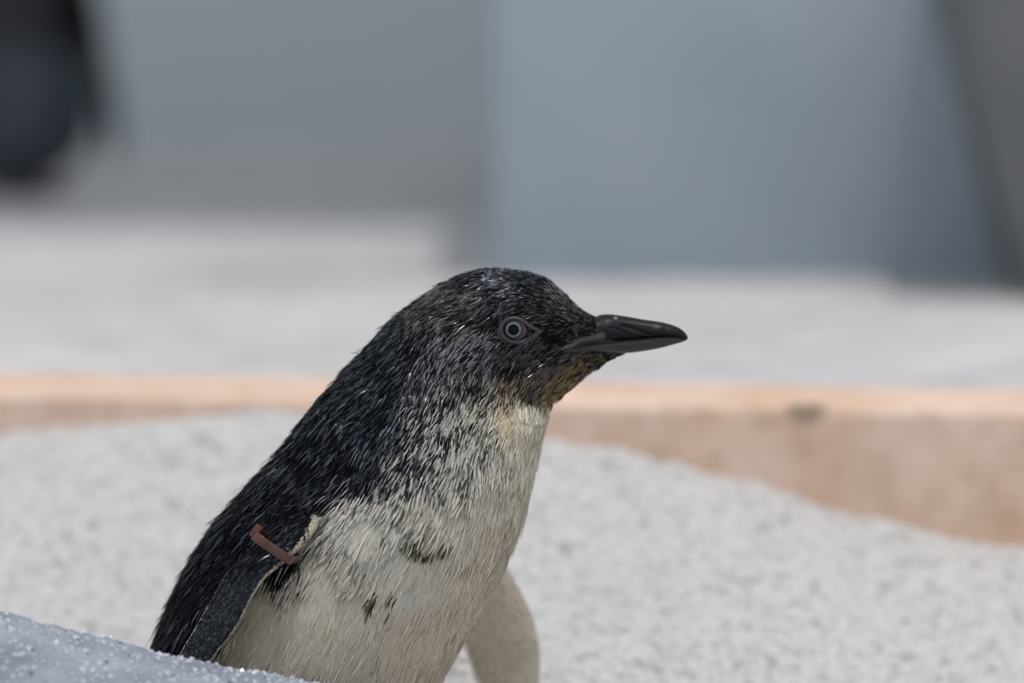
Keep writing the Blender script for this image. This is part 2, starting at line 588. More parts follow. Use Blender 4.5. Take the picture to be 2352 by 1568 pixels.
# near flipper: leading edge pixel, trailing edge pixel, depths, half thickness
NEARF = [((770, 1150), (690, 1120), .022, .026, 4.0), ((738, 1192), (640, 1180), -.010, .008, 4.0), ((704, 1232), (592, 1240), -.024, -.004, 3.7),
         ((660, 1274), (556, 1284), -.032, -.012, 3.3), ((616, 1310), (524, 1318), -.035, -.014, 3.0), ((578, 1362), (490, 1374), -.036, -.014, 2.6),
         ((538, 1440), (452, 1442), -.035, -.014, 2.3), ((486, 1508), (416, 1502), -.033, -.013, 2.0), ((442, 1590), (385, 1580), -.030, -.012, 1.7),
         ((405, 1660), (366, 1652), -.027, -.014, 1.4), ((375, 1715), (358, 1708), -.022, -.018, 0.8)]
FARF = [((1050, 1165), (940, 1190), .066, .062, 4.0), ((1115, 1240), (1000, 1290), .084, .078, 3.4), ((1163, 1303), (1040, 1390), .096, .088, 3.0),
        ((1210, 1388), (1066, 1462), .102, .094, 2.6), ((1231, 1450), (1082, 1500), .104, .097, 2.4), ((1239, 1510), (1094, 1535), .106, .099, 2.2), ((1236, 1585), (1111, 1585), .107, .101, 1.9),
        ((1222, 1660), (1132, 1655), .107, .102, 1.6), ((1190, 1725), (1158, 1722), .106, .103, 0.9)]


def flipper_grid(F, n=70, m=36):
    L = catmull([at(*f[0], f[2]) for f in F], n)
    T = catmull([at(*f[1], f[3]) for f in F], n)
    t = catmull([[f[4] / 1000] for f in F], n)[:, 0]
    ax = np.gradient((L + T) / 2, axis=0)
    nn = np.cross(ax, L - T)
    nn /= np.linalg.norm(nn, axis=1, keepdims=True)
    nn *= np.where(nn[:, 1:2] > 0, -1, 1)               # towards the camera
    return loft_grid(L, T, nn * t[:, None], np.full(n, 0.35), m)


NG, FG = flipper_grid(NEARF), flipper_grid(FARF)


def grid_object(name, G):
    n, m = G.shape[:2]
    me = mesh(name, G.reshape(-1, 3), loft_faces(n, m))
    bm = bmesh.new(); bm.from_mesh(me)
    bmesh.ops.recalc_face_normals(bm, faces=bm.faces)
    bm.to_mesh(me); bm.free()
    o = bpy.data.objects.new(name, me)
    COL.objects.link(o)
    return o


penguin = empty('little_penguin', (at(640, 1980, Y0)[0], Y0, 0.0))
tag(penguin, 'small penguin with black back, white belly and brown flipper band, behind the rock', 'penguin')

tmp = [grid_object('tmp', G) for G in (BG, NG, FG)]
for k in (1, 2):
    md = tmp[0].modifiers.new('u', 'BOOLEAN')
    md.operation = 'UNION'
    md.solver = 'EXACT'
    md.object = tmp[k]
dg = bpy.context.evaluated_depsgraph_get()
body_me = bpy.data.meshes.new_from_object(tmp[0].evaluated_get(dg))
for t in tmp:
    m_ = t.data
    bpy.data.objects.remove(t)
    bpy.data.meshes.remove(m_)
body_me.name = 'body'
body_me.polygons.foreach_set('use_smooth', [True] * len(body_me.polygons))

# ------------------------------------------------------------------ plumage colours (pixel on the near side, mirrored to the far side)
BK = (.0075, .0095, .014)
BL = (.050, .065, .095)
CP = [  # px, py, share of light feathers, light colour, dark colour
    (1130, 640, .22, (.10, .11, .14), (.012, .015, .024)), (1050, 645, .25, (.11, .11, .13), (.014, .016, .022)), (1220, 645, .2, (.09, .10, .13), (.012, .015, .024)),
    (1270, 675, .4, (.15, .135, .12), (.03, .026, .023)), (1310, 705, .35, (.13, .12, .105), (.028, .025, .022)), (1240, 700, .25, (.10, .095, .09), (.018, .017, .017)),
    (980, 690, .45, (.16, .145, .135), (.026, .024, .023)), (1060, 690, .45, (.15, .135, .125), (.022, .020, .019)), (1150, 690, .22, (.10, .10, .11), (.012, .013, .016)),
    (1120, 740, .12, (.07, .07, .07), (.010, .011, .012)), (1180, 715, .12, (.07, .07, .075), (.009, .010, .011)), (1290, 755, .2, (.10, .085, .07), (.014, .013, .013)), (1360, 745, .2, (.07, .07, .07), (.014, .015, .017)),
    (1040, 745, .4, (.15, .135, .12), (.020, .018, .017)), (950, 745, .3, (.12, .11, .11), (.015, .015, .017)), (1180, 805, .15, (.07, .065, .055), (.010, .010, .011)), (1260, 790, .1, (.06, .055, .05), (.009, .010, .011)),
    (1100, 800, .38, (.22, .22, .24), (.014, .015, .018)), (1030, 815, .45, (.25, .25, .27), (.016, .018, .021)), (980, 850, .4, (.22, .23, .25), (.014, .016, .019)), (1130, 845, .28, (.17, .17, .18), (.012, .013, .015)),
    (1080, 860, .32, (.22, .22, .23), (.012, .014, .016)), (1180, 850, .2, (.10, .08, .06), (.012, .011, .010)),
    (850, 830, .1, BL, BK), (900, 760, .14, (.07, .085, .12), (.010, .012, .018)), (920, 820, .14, (.06, .07, .09), BK), (900, 900, .08, BL, BK), (760, 930, .08, BL, BK), (850, 980, .08, BL, BK),
    (700, 1050, .06, BL, BK), (600, 1150, .03, BL, BK), (720, 1120, .03, BL, BK), (800, 1080, .06, BL, BK), (880, 1020, .16, (.10, .12, .16), BK), (840, 1110, .08, (.12, .13, .14), BK),
    (660, 1180, .02, BL, BK), (500, 1250, .02, BL, BK), (430, 1400, .02, BL, BK), (400, 1480, .02, BL, BK), (560, 1250, .03, (.05, .045, .04), BK), (480, 1330, .02, BL, BK),
    (740, 1165, .10, (.2, .2, .2), BK), (800, 1135, .22, (.4, .4, .4), BK),
    (950, 930, .22, (.27, .28, .28), (.011, .013, .016)), (960, 1000, .34, (.40, .41, .40), (.012, .014, .017)), (930, 1070, .38, (.45, .46, .45), (.013, .015, .018)), (1000, 1040, .55, (.52, .53, .51), (.018, .020, .022)),
    (1000, 960, .42, (.42, .42, .41), (.015, .017, .018)), (1030, 910, .36, (.32, .32, .32), (.015, .016, .017)), (1080, 960, .58, (.55, .54, .50), (.022, .023, .024)), (1110, 915, .45, (.40, .37, .32), (.022, .019, .016)), (1060, 885, .35, (.28, .28, .28), (.013, .014, .015)),
    (1160, 895, .42, (.24, .19, .14), (.035, .026, .018)), (1160, 930, .6, (.50, .44, .34), (.06, .045, .03)), (1220, 900, .45, (.20, .15, .10), (.035, .025, .015)), (1215, 930, .25, (.22, .18, .12), (.04, .03, .018)), (1250, 925, .4, (.34, .25, .12), (.09, .055, .02)),
    (1285, 892, .5, (.26, .18, .07), (.08, .05, .018)), (1320, 868, .45, (.17, .12, .05), (.05, .033, .014)), (1370, 838, .35, (.10, .075, .04), (.025, .02, .015)), (1270, 845, .4, (.065, .055, .055), (.026, .022, .022)), (1220, 860, .4, (.075, .062, .058), (.028, .023, .022)),
    (1195, 955, .97, (.82, .78, .68), (.3, .25, .18)), (1230, 962, .98, (.84, .83, .79), (.3, .25, .18)), (1252, 955, .9, (.66, .63, .55), (.3, .25, .15)), (1165, 970, .85, (.72, .64, .50), (.2, .15, .1)),
    (1240, 1010, .95, (.68, .65, .57), (.3, .28, .24)), (1180, 1010, .88, (.68, .64, .54), (.2, .18, .14)), (1120, 1000, .72, (.60, .59, .54), (.06, .06, .055)), (1080, 1060, .68, (.60, .60, .57), (.04, .042, .042)), (1150, 1080, .80, (.64, .63, .58), (.10, .10, .09)), (1220, 1090, .93, (.68, .65, .58), (.28, .26, .22)),
    (960, 1120, .52, (.54, .54, .52), (.025, .027, .028)), (1040, 1120, .68, (.61, .60, .56), (.06, .06, .055)), (1120, 1150, .82, (.65, .63, .57), (.15, .14, .12)), (1190, 1180, .95, (.67, .63, .56), (.3, .28, .24)), (880, 1130, .42, (.50, .50, .49), (.02, .022, .024)), (880, 1165, .8, (.62, .61, .58), (.06, .06, .06)),
    (800, 1165, .72, (.6, .59, .56), (.03, .03, .03)), (760, 1195, .93, (.62, .61, .58), (.06, .06, .06)), (960, 1180, .86, (.65, .63, .58), (.12, .12, .11)),
    (840, 1220, .98, (.68, .67, .63), (.3, .29, .26)), (1050, 1220, .93, (.67, .64, .58), (.2, .18, .15)), (1140, 1260, .96, (.68, .62, .55), (.3, .27, .22)), (940, 1330, .97, (.67, .65, .60), (.3, .28, .24)), (1080, 1360, .97, (.67, .61, .53), (.3, .26, .21)),
    (800, 1450, .98, (.66, .62, .54), (.35, .31, .25)), (950, 1500, .97, (.66, .59, .51), (.34, .29, .23)), (720, 1330, .98, (.68, .65, .60), (.3, .28, .24)), (700, 1400, .98, (.67, .63, .56), (.34, .3, .25)), (1020, 1480, .97, (.66, .59, .51), (.33, .28, .22)),
    (680, 1250, .8, (.6, .58, .55), (.02, .02, .02)), (655, 1300, .15, (.3, .28, .25), (.012, .012, .012)), (635, 1330, .2, (.4, .36, .3), (.012, .012, .012)), (680, 1335, .62, (.6, .57, .51), (.03, .03, .028)), (600, 1390, .97, (.67, .63, .56), (.34, .3, .25)),
    (560, 1480, .97, (.66, .61, .53), (.34, .3, .25)), (640, 1480, .97, (.66, .61, .53), (.34, .3, .25)), (500, 1540, .95, (.66, .61, .53), (.3, .28, .24)), (470, 1480, .1, (.4, .36, .3), BK), (440, 1560, .1, (.4, .36, .3), BK),
    (700, 1700, .98, (.66, .61, .54), (.3, .28, .24)), (850, 1700, .98, (.66, .61, .54), (.3, .28, .24)), (520, 1750, .95, (.66, .61, .53), (.3, .28, .24)), (340, 1700, .02, BL, BK), (330, 1850, .02, BL, BK), (420, 1800, .3, (.5, .46, .4), BK), (380, 1980, .3, (.5, .46, .4), BK), (600, 1950, .98, (.66, .61, .54), (.3, .28, .24))]
CPX = np.array([[c[0], c[1]] for c in CP], float)
CPV = np.array([[c[2], *c[3], *c[4]] for c in CP], float)
lt = CPV[:, 1] > .45
CPV[lt, 1:4] *= np.array((.95, .935, .885))
CPV[lt, 0] += np.interp(CPX[lt, 0], [950, 1100, 1250], [0, .10, .03]) * (CPX[lt, 1] < 1200)
CPV[:, 0] = np.minimum(CPV[:, 0], .99)
CPV[:, 1:4] = np.minimum(CPV[:, 1:4], .86)


def plum(P):
    """colour rules at points of the body: share of light feathers, light and dark colour"""
    Q = P.copy()
    Q[:, 1] = Y0 - np.abs(Q[:, 1] - Y0)
    px = to_px(Q)
    out = np.zeros((len(P), 7))
    for i in range(0, len(P), 20000):
        d2 = ((px[i:i + 20000, None] - CPX[None]) ** 2).sum(-1) + 60.0
        w = d2 ** -2.2
        out[i:i + 20000] = (w @ CPV) / w.sum(1, keepdims=True)
    return out, px


def grid_normals(G):
    ds = np.gradient(G, axis=0)
    dt = (np.roll(G, -1, 1) - np.roll(G, 1, 1)) / 2
    n = np.cross(ds, dt)
    n /= np.linalg.norm(n, axis=2, keepdims=True) + 1e-12
    c = G.mean(1, keepdims=True)
    if ((G - c) * n).sum() < 0: n = -n
    return n, ds


def scatter(G, n, r, weight=None):
    """n random points of a loft, uniform by area; returns position, normal, direction towards the ring 0, ring number"""
    N, DS = grid_normals(G)
    a = np.linalg.norm(np.cross(G[1:] - G[:-1], np.roll(G, -1, 1)[:-1] - G[:-1]), axis=2)
    if weight is not None: a = a * weight[:-1]
    p = a.ravel() / a.sum()
    k = r.choice(p.size, n, p=p)
    i, j = np.unravel_index(k, a.shape)
    j2 = (j + 1) % G.shape[1]
    u, v = r.random((n, 1)), r.random((n, 1))
    bl = lambda A: (A[i, j] * (1 - u) + A[i + 1, j] * u) * (1 - v) + (A[i, j2] * (1 - u) + A[i + 1, j2] * u) * v
    nn = bl(N); nn /= np.linalg.norm(nn, axis=1, keepdims=True) + 1e-12
    dd = -bl(DS)
    dd -= nn * (dd * nn).sum(1, keepdims=True)
    dd /= np.linalg.norm(dd, axis=1, keepdims=True) + 1e-12
    return bl(G), nn, dd, i + u[:, 0]


def feather_mesh(name, P, N, D, L, Wd, lift, roll, C, Ctip, r, gloss=None):
    """each feather: a narrow tapering vane bent back onto the body"""
    n = len(P)
    S = np.cross(D, N)
    S = S * np.cos(roll)[:, None] + N * np.sin(roll)[:, None]
    e = lift[:, None]
    L_, W_ = L[:, None], Wd[:, None] / 2
    p0 = P - N * 0.00035
    p1 = P + D * L_ * .45 + N * L_ * .45 * e
    p2 = P + D * L_ * .82 + N * L_ * .62 * e
    p3 = P + D * L_ + N * L_ * .62 * e
    VV = np.stack([p0 - S * W_ * .6, p0 + S * W_ * .6, p1 - S * W_, p1 + S * W_, p2 - S * W_ * .75, p2 + S * W_ * .75, p3], 1)
    F = np.array([[0, 1, 3], [0, 3, 2], [2, 3, 5], [2, 5, 4], [4, 5, 6]])
    FF = F[None] + 7 * np.arange(n)[:, None, None]
    me = tri_mesh(name, VV.reshape(-1, 3), FF.reshape(-1, 3))
    CC = np.repeat(C[:, None], 7, 1)
    CC[:, 4:] = Ctip[:, None]
    CC[:, 2:4] = ((C + Ctip) / 2)[:, None]
    CC = CC.reshape(-1, 3)
    g_ = np.zeros(n) if gloss is None else gloss
    colour(me, np.concatenate([CC, np.repeat(g_, 7)[:, None]], 1))
    return me


M_FDARK, ntd, bd = attr_mat('dark_feather', 0.32, 0.12)
ad = [n for n in ntd.nodes if n.type == 'ATTRIBUTE'][0]
mr = ntd.nodes.new('ShaderNodeMapRange')            # some feathers are glossier than the rest
mr.inputs['To Min'].default_value = 0.04
mr.inputs['To Max'].default_value = 1.0
ntd.links.new(ad.outputs['Alpha'], mr.inputs['Value'])
ntd.links.new(mr.outputs[0], bd.inputs['Specular IOR Level'])
bd.inputs['Specular Tint'].default_value = (.82, .90, 1.0, 1)
M_FLIGHT, _, bl_ = attr_mat('white_feather', 0.6, 0.3, 0.22)
M_BODY, ntb, bb = attr_mat('penguin_skin', 0.6, 0.3)

# body colour
nv = len(body_me.vertices)
co = np.zeros(nv * 3); body_me.vertices.foreach_get('co', co); co = co.reshape(-1, 3)
pl, px = plum(co)
bc = pl[:, 1:4] * pl[:, :1] + pl[:, 4:7] * (1 - pl[:, :1])
kd = {}
for nm, G in (('n', NG), ('f', FG), ('b', BG)):
    k = KDTree(G.shape[0] * G.shape[1])
    for i, p in enumerate(G.reshape(-1, 3)): k.insert(p, i)
    k.balance(); kd[nm] = k
NNn, _ = grid_normals(NG); NNf, _ = grid_normals(FG)
DORS = Vector((-0.75, -0.66, 0.1)).normalized()
SLATE = np.array((.017, .0195, .024)); PALE = np.array((.52, .46, .38))


def flip_dark(N, far):
    """1 on the outer face of a flipper"""
    if far: return smooth01((N[:, 1] + 0.0) / .4)
    return smooth01((N @ np.array(DORS) + .02) / .3)


for i, p in enumerate(co):
    db = kd['b'].find(p)[2]
    for nm, NN, far in (('n', NNn, False), ('f', NNf, True)):
        q_, j, dd_ = kd[nm].find(p)
        if dd_ < 1e-4 and db > 4e-4:
            n_ = NN.reshape(-1, 3)[j][None]
            k_ = flip_dark(n_, far)[0]
            bc[i] = SLATE * k_ + PALE * (1 - k_)
colour(body_me, bc)
body = link('body', body_me, M_BODY, penguin)
gul = np.exp(-(((px[:, 0] - 1265 + (px[:, 1] - 850) * .9) / 75) ** 2 + ((px[:, 1] - 852) / 26) ** 2) ** 2)
ga = body_me.attributes.new('gular', 'FLOAT', 'POINT'); ga.data.foreach_set('value', gul.astype(np.float32))
# pitted bare skin of the chin
at_ = ntb.nodes.new('ShaderNodeAttribute'); at_.attribute_name = 'gular'
ac = [n for n in ntb.nodes if n.type == 'ATTRIBUTE' and n.attribute_name == 'Col'][0]
tc = ntb.nodes.new('ShaderNodeTexCoord'); vo = ntb.nodes.new('ShaderNodeTexVoronoi'); vo.inputs['Scale'].default_value = 720
vo.inputs['Randomness'].default_value = 0.55
ntb.links.new(tc.outputs['Object'], vo.inputs['Vector'])
dots = ramp(ntb, vo.outputs['Distance'], [(0.18, (.22, .2, .2)), (0.42, (1.5, 1.4, 1.4))])
ml = mixc(ntb, at_.outputs['Fac'], (1.0, 1.0, 1.0), dots.outputs[0])
ntb.links.new(mixc(ntb, 1.0, ac.outputs['Color'], ml, 'MULTIPLY'), bb.inputs['Base Color'])

# ------------------------------------------------------------------ plumage
EYE = np.array((1180.0, 757.0))


def in_eye(px, grow=0.0):
    x, y = px[:, 0] - EYE[0], px[:, 1] - EYE[1]
    rx = np.where(x > 0, 52 + grow, 30 + grow)
    ry = np.where(x > 0, (28 + grow) * (1 - np.clip(x / 100, 0, .8)), 28 + grow)
    return (x / rx) ** 2 + (y / ry) ** 2 < 1


NF = 330000
wgt = np.ones((NS, NT))
ring = np.linspace(0, len(SEC) - 1, NS)
wgt *= np.interp(ring, [0, 3, 4.5, 10, 13, 23], [.35, .5, 1, 1.4, 2.0, 2.6])[:, None]
P, N, D, R = scatter(BG, NF, rng, wgt)
px = plum(P)[1]
rs = np.interp(R, np.linspace(0, NS - 1, NS), ring)
keep = ~in_eye(px)
gx = np.exp(-(((px[:, 0] - 1282 + (px[:, 1] - 848) * .9) / 85) ** 2 + ((px[:, 1] - 846) / 30) ** 2) ** 2)
keep &= rng.random(NF) > gx * .97
# bill base: feathers end on a line that leaves the gape free
gape = np.interp(px[:, 0], [1235, 1300, 1335, 1370, 1400, 1450], [812, 792, 782, 766, 758, 740])
keep &= ~((px[:, 1] > gape) & (px[:, 1] < 806) & (px[:, 0] > 1300))
keep &= ~((px[:, 0] > 1392) & (px[:, 1] < 806))
P, N, D, rs, px = P[keep], N[keep], D[keep], rs[keep], px[keep]
n = len(P)
# direction: towards the tail, combed downwards over cheek and neck, with whorls
down = np.array([0, 0, -1.0])
comb = np.interp(rs, [0, 7, 10, 13, 16, 19, 22, 23], [.15, .15, .25, .25, .1, .0, 0, 0])
sw = vnoise(px[:, 0] / 70, px[:, 1] / 70, 31) * 1.1 + vnoise(px[:, 0] / 22, px[:, 1] / 22, 32) * .8
D = D + down * comb[:, None] + np.cross(N, D) * (sw * np.interp(rs, [0, 8, 12, 23], [.35, .5, .6, .5]) + rng.normal(size=n) * .13)[:, None]
D -= N * (D * N).sum(1, keepdims=True)
D /= np.linalg.norm(D, axis=1, keepdims=True)
L = np.interp(rs, [0, 5, 9, 12, 15, 19, 23], [.012, .011, .0075, .0056, .0045, .0034, .0020]) * np.exp(rng.normal(size=n) * .2)
pl, px = plum(P + D * L[:, None] * .7)          # the colour belongs to the part that shows
clump = vnoise(px[:, 0] / 9 + 3, px[:, 1] / 9, 41) * .9 + vnoise(px[:, 0] / 24, px[:, 1] / 24, 42) * .7
share = pl[:, 0]
kk = smooth01((share - .82) / .12)[:, None]
pl[:, 4:7] = (pl[:, 4:7] * (1 - kk) + pl[:, 1:4] * .84 * kk) * np.where(share < .7, .55, 1.0)[:, None]
edge = share * (1 - share) * 4
light = rng.random(n) < np.clip(share + clump * .55 * edge, 0, 1)
# smudges of dirt on the near flank
dirt = np.zeros(n)
near = P[:, 1] < Y0
poly = np.array([(880, 1240), (905, 1248), (930, 1258), (950, 1264), (965, 1272), (990, 1274), (1030, 1268)], float)
for q0, q1, wd, st in zip(poly[:-1], poly[1:], (3, 5, 6, 8, 7, 4), (.4, .7, .7, 1, .9, .6)):
    ab = q1 - q0
    t = np.clip(((px - q0) @ ab) / (ab @ ab), 0, 1)
    dd = np.linalg.norm(px - (q0 + t[:, None] * ab), axis=1)
    dirt = np.maximum(dirt, st * np.exp(-(dd / wd) ** 2))
dirt = np.maximum(dirt, .45 * np.exp(-((px[:, 0] - 848) / 12) ** 2 - ((px[:, 1] - 1397) / 14) ** 2))
dirt = np.maximum(dirt, .06 * np.exp(-((px[:, 0] - 880) / 30) ** 2 - ((px[:, 1] - 1390) / 18) ** 2))
dirty = near & (rng.random(n) < dirt * .95)
C = np.where(light[:, None], pl[:, 1:4], pl[:, 4:7])
C = C * np.exp(rng.normal(size=(n, 1)) * np.where(light & (share > .9), .05, np.where(light, .12, .25))[:, None])
C[dirty] = np.array((.075, .068, .042)) * np.exp(rng.normal(size=(dirty.sum(), 1)) * .7)
Ctip = C * np.where(light, 1.0, 1.1)[:, None]
lum = C.mean(1)
# sizes in metres by region
Wd = np.interp(rs, [0, 8, 12, 15, 19, 23], [.00070, .00058, .00044, .00038, .00033, .00026]) * np.exp(rng.normal(size=n) * .25)
white = (share > .9)
lift = np.where(white, np.interp(rs, [7, 10], [.018, .035]), .13) * np.exp(rng.normal(size=n) * .45)
lift += np.where((rs > 10) & (rs < 15), .06, 0)
roll = rng.normal(size=n) * np.where(white, .06, .30)
lift[dirty] += .06
tuft = (np.abs(px[:, 0] - 1212) < 40) & (np.abs(px[:, 1] - 958) < 10)
lift[tuft] += .25
dk = lum < .16
gshare = np.interp(rs, [0, 7, 9, 11, 14, 20, 23], [.01, .02, .14, .32, .36, .28, .12])
gl = (rng.random(n) < gshare * (1 + 2.2 * vnoise(px[:, 0] / 34, px[:, 1] / 34, 61))) * rng.uniform(.4, 1, n)
roll = roll + (gl > 0) * rng.normal(size=n) * .55
lift = lift + (gl > 0) * rng.uniform(0, .12, n)
for nm, sel, mt in (('dark_plumage', dk, M_FDARK), ('white_plumage', ~dk, M_FLIGHT)):
    me = feather_mesh(nm, P[sel], N[sel], D[sel], L[sel], Wd[sel], lift[sel], roll[sel], C[sel], Ctip[sel], rng, gl[sel])
    tag(link(nm, me, mt, penguin), kind='stuff')

# white tuft under the throat, wisps on the shoulder and the nape
rt = np.random.default_rng(77)


def extra(name, spots, ddir, L, Wd, lift, col, mt, jit=.2):
    P_, N_, D_ = [], [], []
    for (a_, b_) in spots:
        p = on_body(a_, b_)
        h = bvh.find_nearest(Vector(p))
        nrm = np.array(h[1]); nrm = -nrm if nrm[1] > 0 else nrm
        d = np.array((ddir[0], 0, -ddir[1])) + rt.normal(size=3) * jit
        d -= nrm * (d @ nrm)
        P_.append(p); N_.append(nrm); D_.append(d / np.linalg.norm(d))
    k = len(P_)
    c_ = np.array(col)[None] * np.exp(rt.normal(size=(k, 1)) * .1)
    me = feather_mesh(name, np.array(P_), np.array(N_), np.array(D_), L * rt.uniform(.7, 1.2, k), Wd * rt.uniform(.8, 1.2, k), lift * rt.uniform(.6, 1.3, k), rt.normal(size=k) * .3, c_, c_, rt)
    tag(link(name, me, mt, penguin), kind='stuff')


tx = rt.choice([1178, 1190, 1202, 1216, 1226, 1238, 1246], 190) + rt.normal(size=190) * 3.5
ty = np.interp(tx, [1166, 1200, 1212, 1246], [950, 936, 946, 952]) + rt.uniform(-5, 9, 190)
extra('throat_tuft', np.stack([tx, ty], 1), (-.25, 1), .0034, .0007, .4, (.80, .765, .67), M_FLIGHT)
extra('shoulder_wisps', np.stack([rt.uniform(545, 650, 46), rt.uniform(1158, 1215, 46)], 1), (.9, -.05), .009, .00022, .35, (.09, .078, .066), M_FDARK, .45)
extra('nape_wisps', [(1012, 662), (1006, 664), (962, 694), (925, 722), (870, 780), (838, 815)], (-.9, -.5), .007, .0003, .9, (.05, .05, .055), M_FDARK, .2)

# small scale-like feathers of the flippers and their pale trailing fringe
PP, NNs, DD, CC, LL, WW, LI, RO = [], [], [], [], [], [], [], []
for G, far, cnt in ((NG, False, 15000), (FG, True, 9000)):
    p, nn, dd, rr = scatter(G[6:], cnt, rng)
    dd = -dd
    k = flip_dark(nn, far)
    lead = (rng.random(cnt) < .5)
    isd = rng.random(cnt) < k
    c = np.where(isd[:, None], SLATE * np.exp(rng.normal(size=(cnt, 1)) * .35), np.array((.60, .54, .43)) * np.exp(rng.normal(size=(cnt, 1)) * .12))
    PP.append(p); NNs.append(nn); DD.append(dd); CC.append(c)
    LL.append(rng.uniform(.0014, .0024, cnt)); WW.append(rng.uniform(.0005, .0008, cnt)); LI.append(rng.uniform(.05, .2, cnt)); RO.append(rng.normal(size=cnt) * .25)
    # longer body feathers spill over the root of the flipper
    m = 40 if far else 2600
    p, nn, dd, rr = scatter(G[3:30], m, rng)
    ok = (not far) & (flip_dark(nn, far) > .5) & (rng.random(m) > (rr / 27) ** 1.3)
    p, nn, dd = p[ok], nn[ok], -dd[ok]
    m = len(p)
    PP.append(p); NNs.append(nn); DD.append(dd + np.cross(nn, dd) * rng.normal(size=(m, 1)) * .25)
    CC.append(np.array(BK) * .8 * np.exp(rng.normal(size=(m, 1)) * .3))
    LL.append(rng.uniform(.005, .009, m)); WW.append(rng.uniform(.0004, .0007, m)); LI.append(rng.uniform(.08, .25, m)); RO.append(rng.normal(size=m) * .3)
    # fringe along the trailing edge (ring angle pi)
    tr = G[:, G.shape[1] // 2]
    ld = G[:, 0]
    m = 620
    t = np.linspace(12, G.shape[0] - 2, m)
    i0 = t.astype(int); f = (t - i0)[:, None]
    p = tr[i0] * (1 - f) + tr[i0 + 1] * f
    ch = p - (ld[i0] * (1 - f) + ld[i0 + 1] * f)
    ch /= np.linalg.norm(ch, axis=1, keepdims=True)
    ax = tr[i0 + 1] - tr[i0]; ax /= np.linalg.norm(ax, axis=1, keepdims=True)
    dd = ch * .55 + ax * .8; dd /= np.linalg.norm(dd, axis=1, keepdims=True)
    nn = np.cross(ax, ch); nn /= np.linalg.norm(nn, axis=1, keepdims=True)
    nn *= np.where(nn[:, 1:2] > 0, -1, 1)
    PP.append(p - ch * .0004); NNs.append(nn); DD.append(dd)
    CC.append(np.array((.78, .74, .64)) * np.exp(rng.normal(size=(m, 1)) * .12))
    LL.append(rng.uniform(.0018, .0026, m) * (1.6 if far else 1)); WW.append(rng.uniform(.0006, .0010, m)); LI.append(rng.uniform(0, .1, m)); RO.append(rng.normal(size=m) * .2)
cat = np.concatenate
P2, N2, D2, C2, L2, W2, I2, R2 = map(cat, (PP, NNs, DD, CC, LL, WW, LI, RO))
dk = C2.mean(1) < .16
for nm, sel, mt in (('dark_flipper_feathers', dk, M_FDARK), ('pale_flipper_feathers', ~dk, M_FLIGHT)):
    me = feather_mesh(nm, P2[sel], N2[sel], D2[sel], L2[sel], W2[sel], I2[sel], R2[sel], C2[sel], C2[sel], rng, (rng.random(sel.sum()) < .25) * .6)
    tag(link(nm, me, mt, penguin), kind='stuff')

# ------------------------------------------------------------------ bill
M_BILL, _, _ = attr_mat('bill_horn', 0.38, 0.16)
UP = [((1338, 748), (1290, 797), 13.5), ((1372, 726), (1338, 788), 10.6), ((1400, 722), (1385, 782), 7.8), ((1440, 727), (1435, 778), 5.6), ((1480, 734), (1480, 774), 4.7), ((1515, 739), (1515, 771), 3.9),
      ((1540, 745), (1541, 771), 3.4), ((1560, 753), (1561, 774), 2.6), ((1573, 763), (1574, 779), 1.7), ((1580, 773), (1578, 782), 0.8)]
LO = [((1290, 793), (1298, 801), 14.0), ((1340, 787), (1345, 803), 11.0), ((1385, 781), (1388, 809), 7.6), ((1435, 777), (1438, 810), 5.4), ((1480, 774), (1484, 805), 4.4), ((1515, 771), (1520, 798), 3.5),
      ((1541, 771), (1546, 791), 2.6), ((1562, 774), (1564, 786), 1.6), ((1575, 779), (1575, 782), 0.5)]


def seg_dist(px, a, b):
    a, b = np.array(a, float), np.array(b, float)
    t = np.clip(((px - a) @ (b - a)) / ((b - a) @ (b - a)), 0, 1)
    return np.linalg.norm(px - (a + t[:, None] * (b - a)), axis=1), t


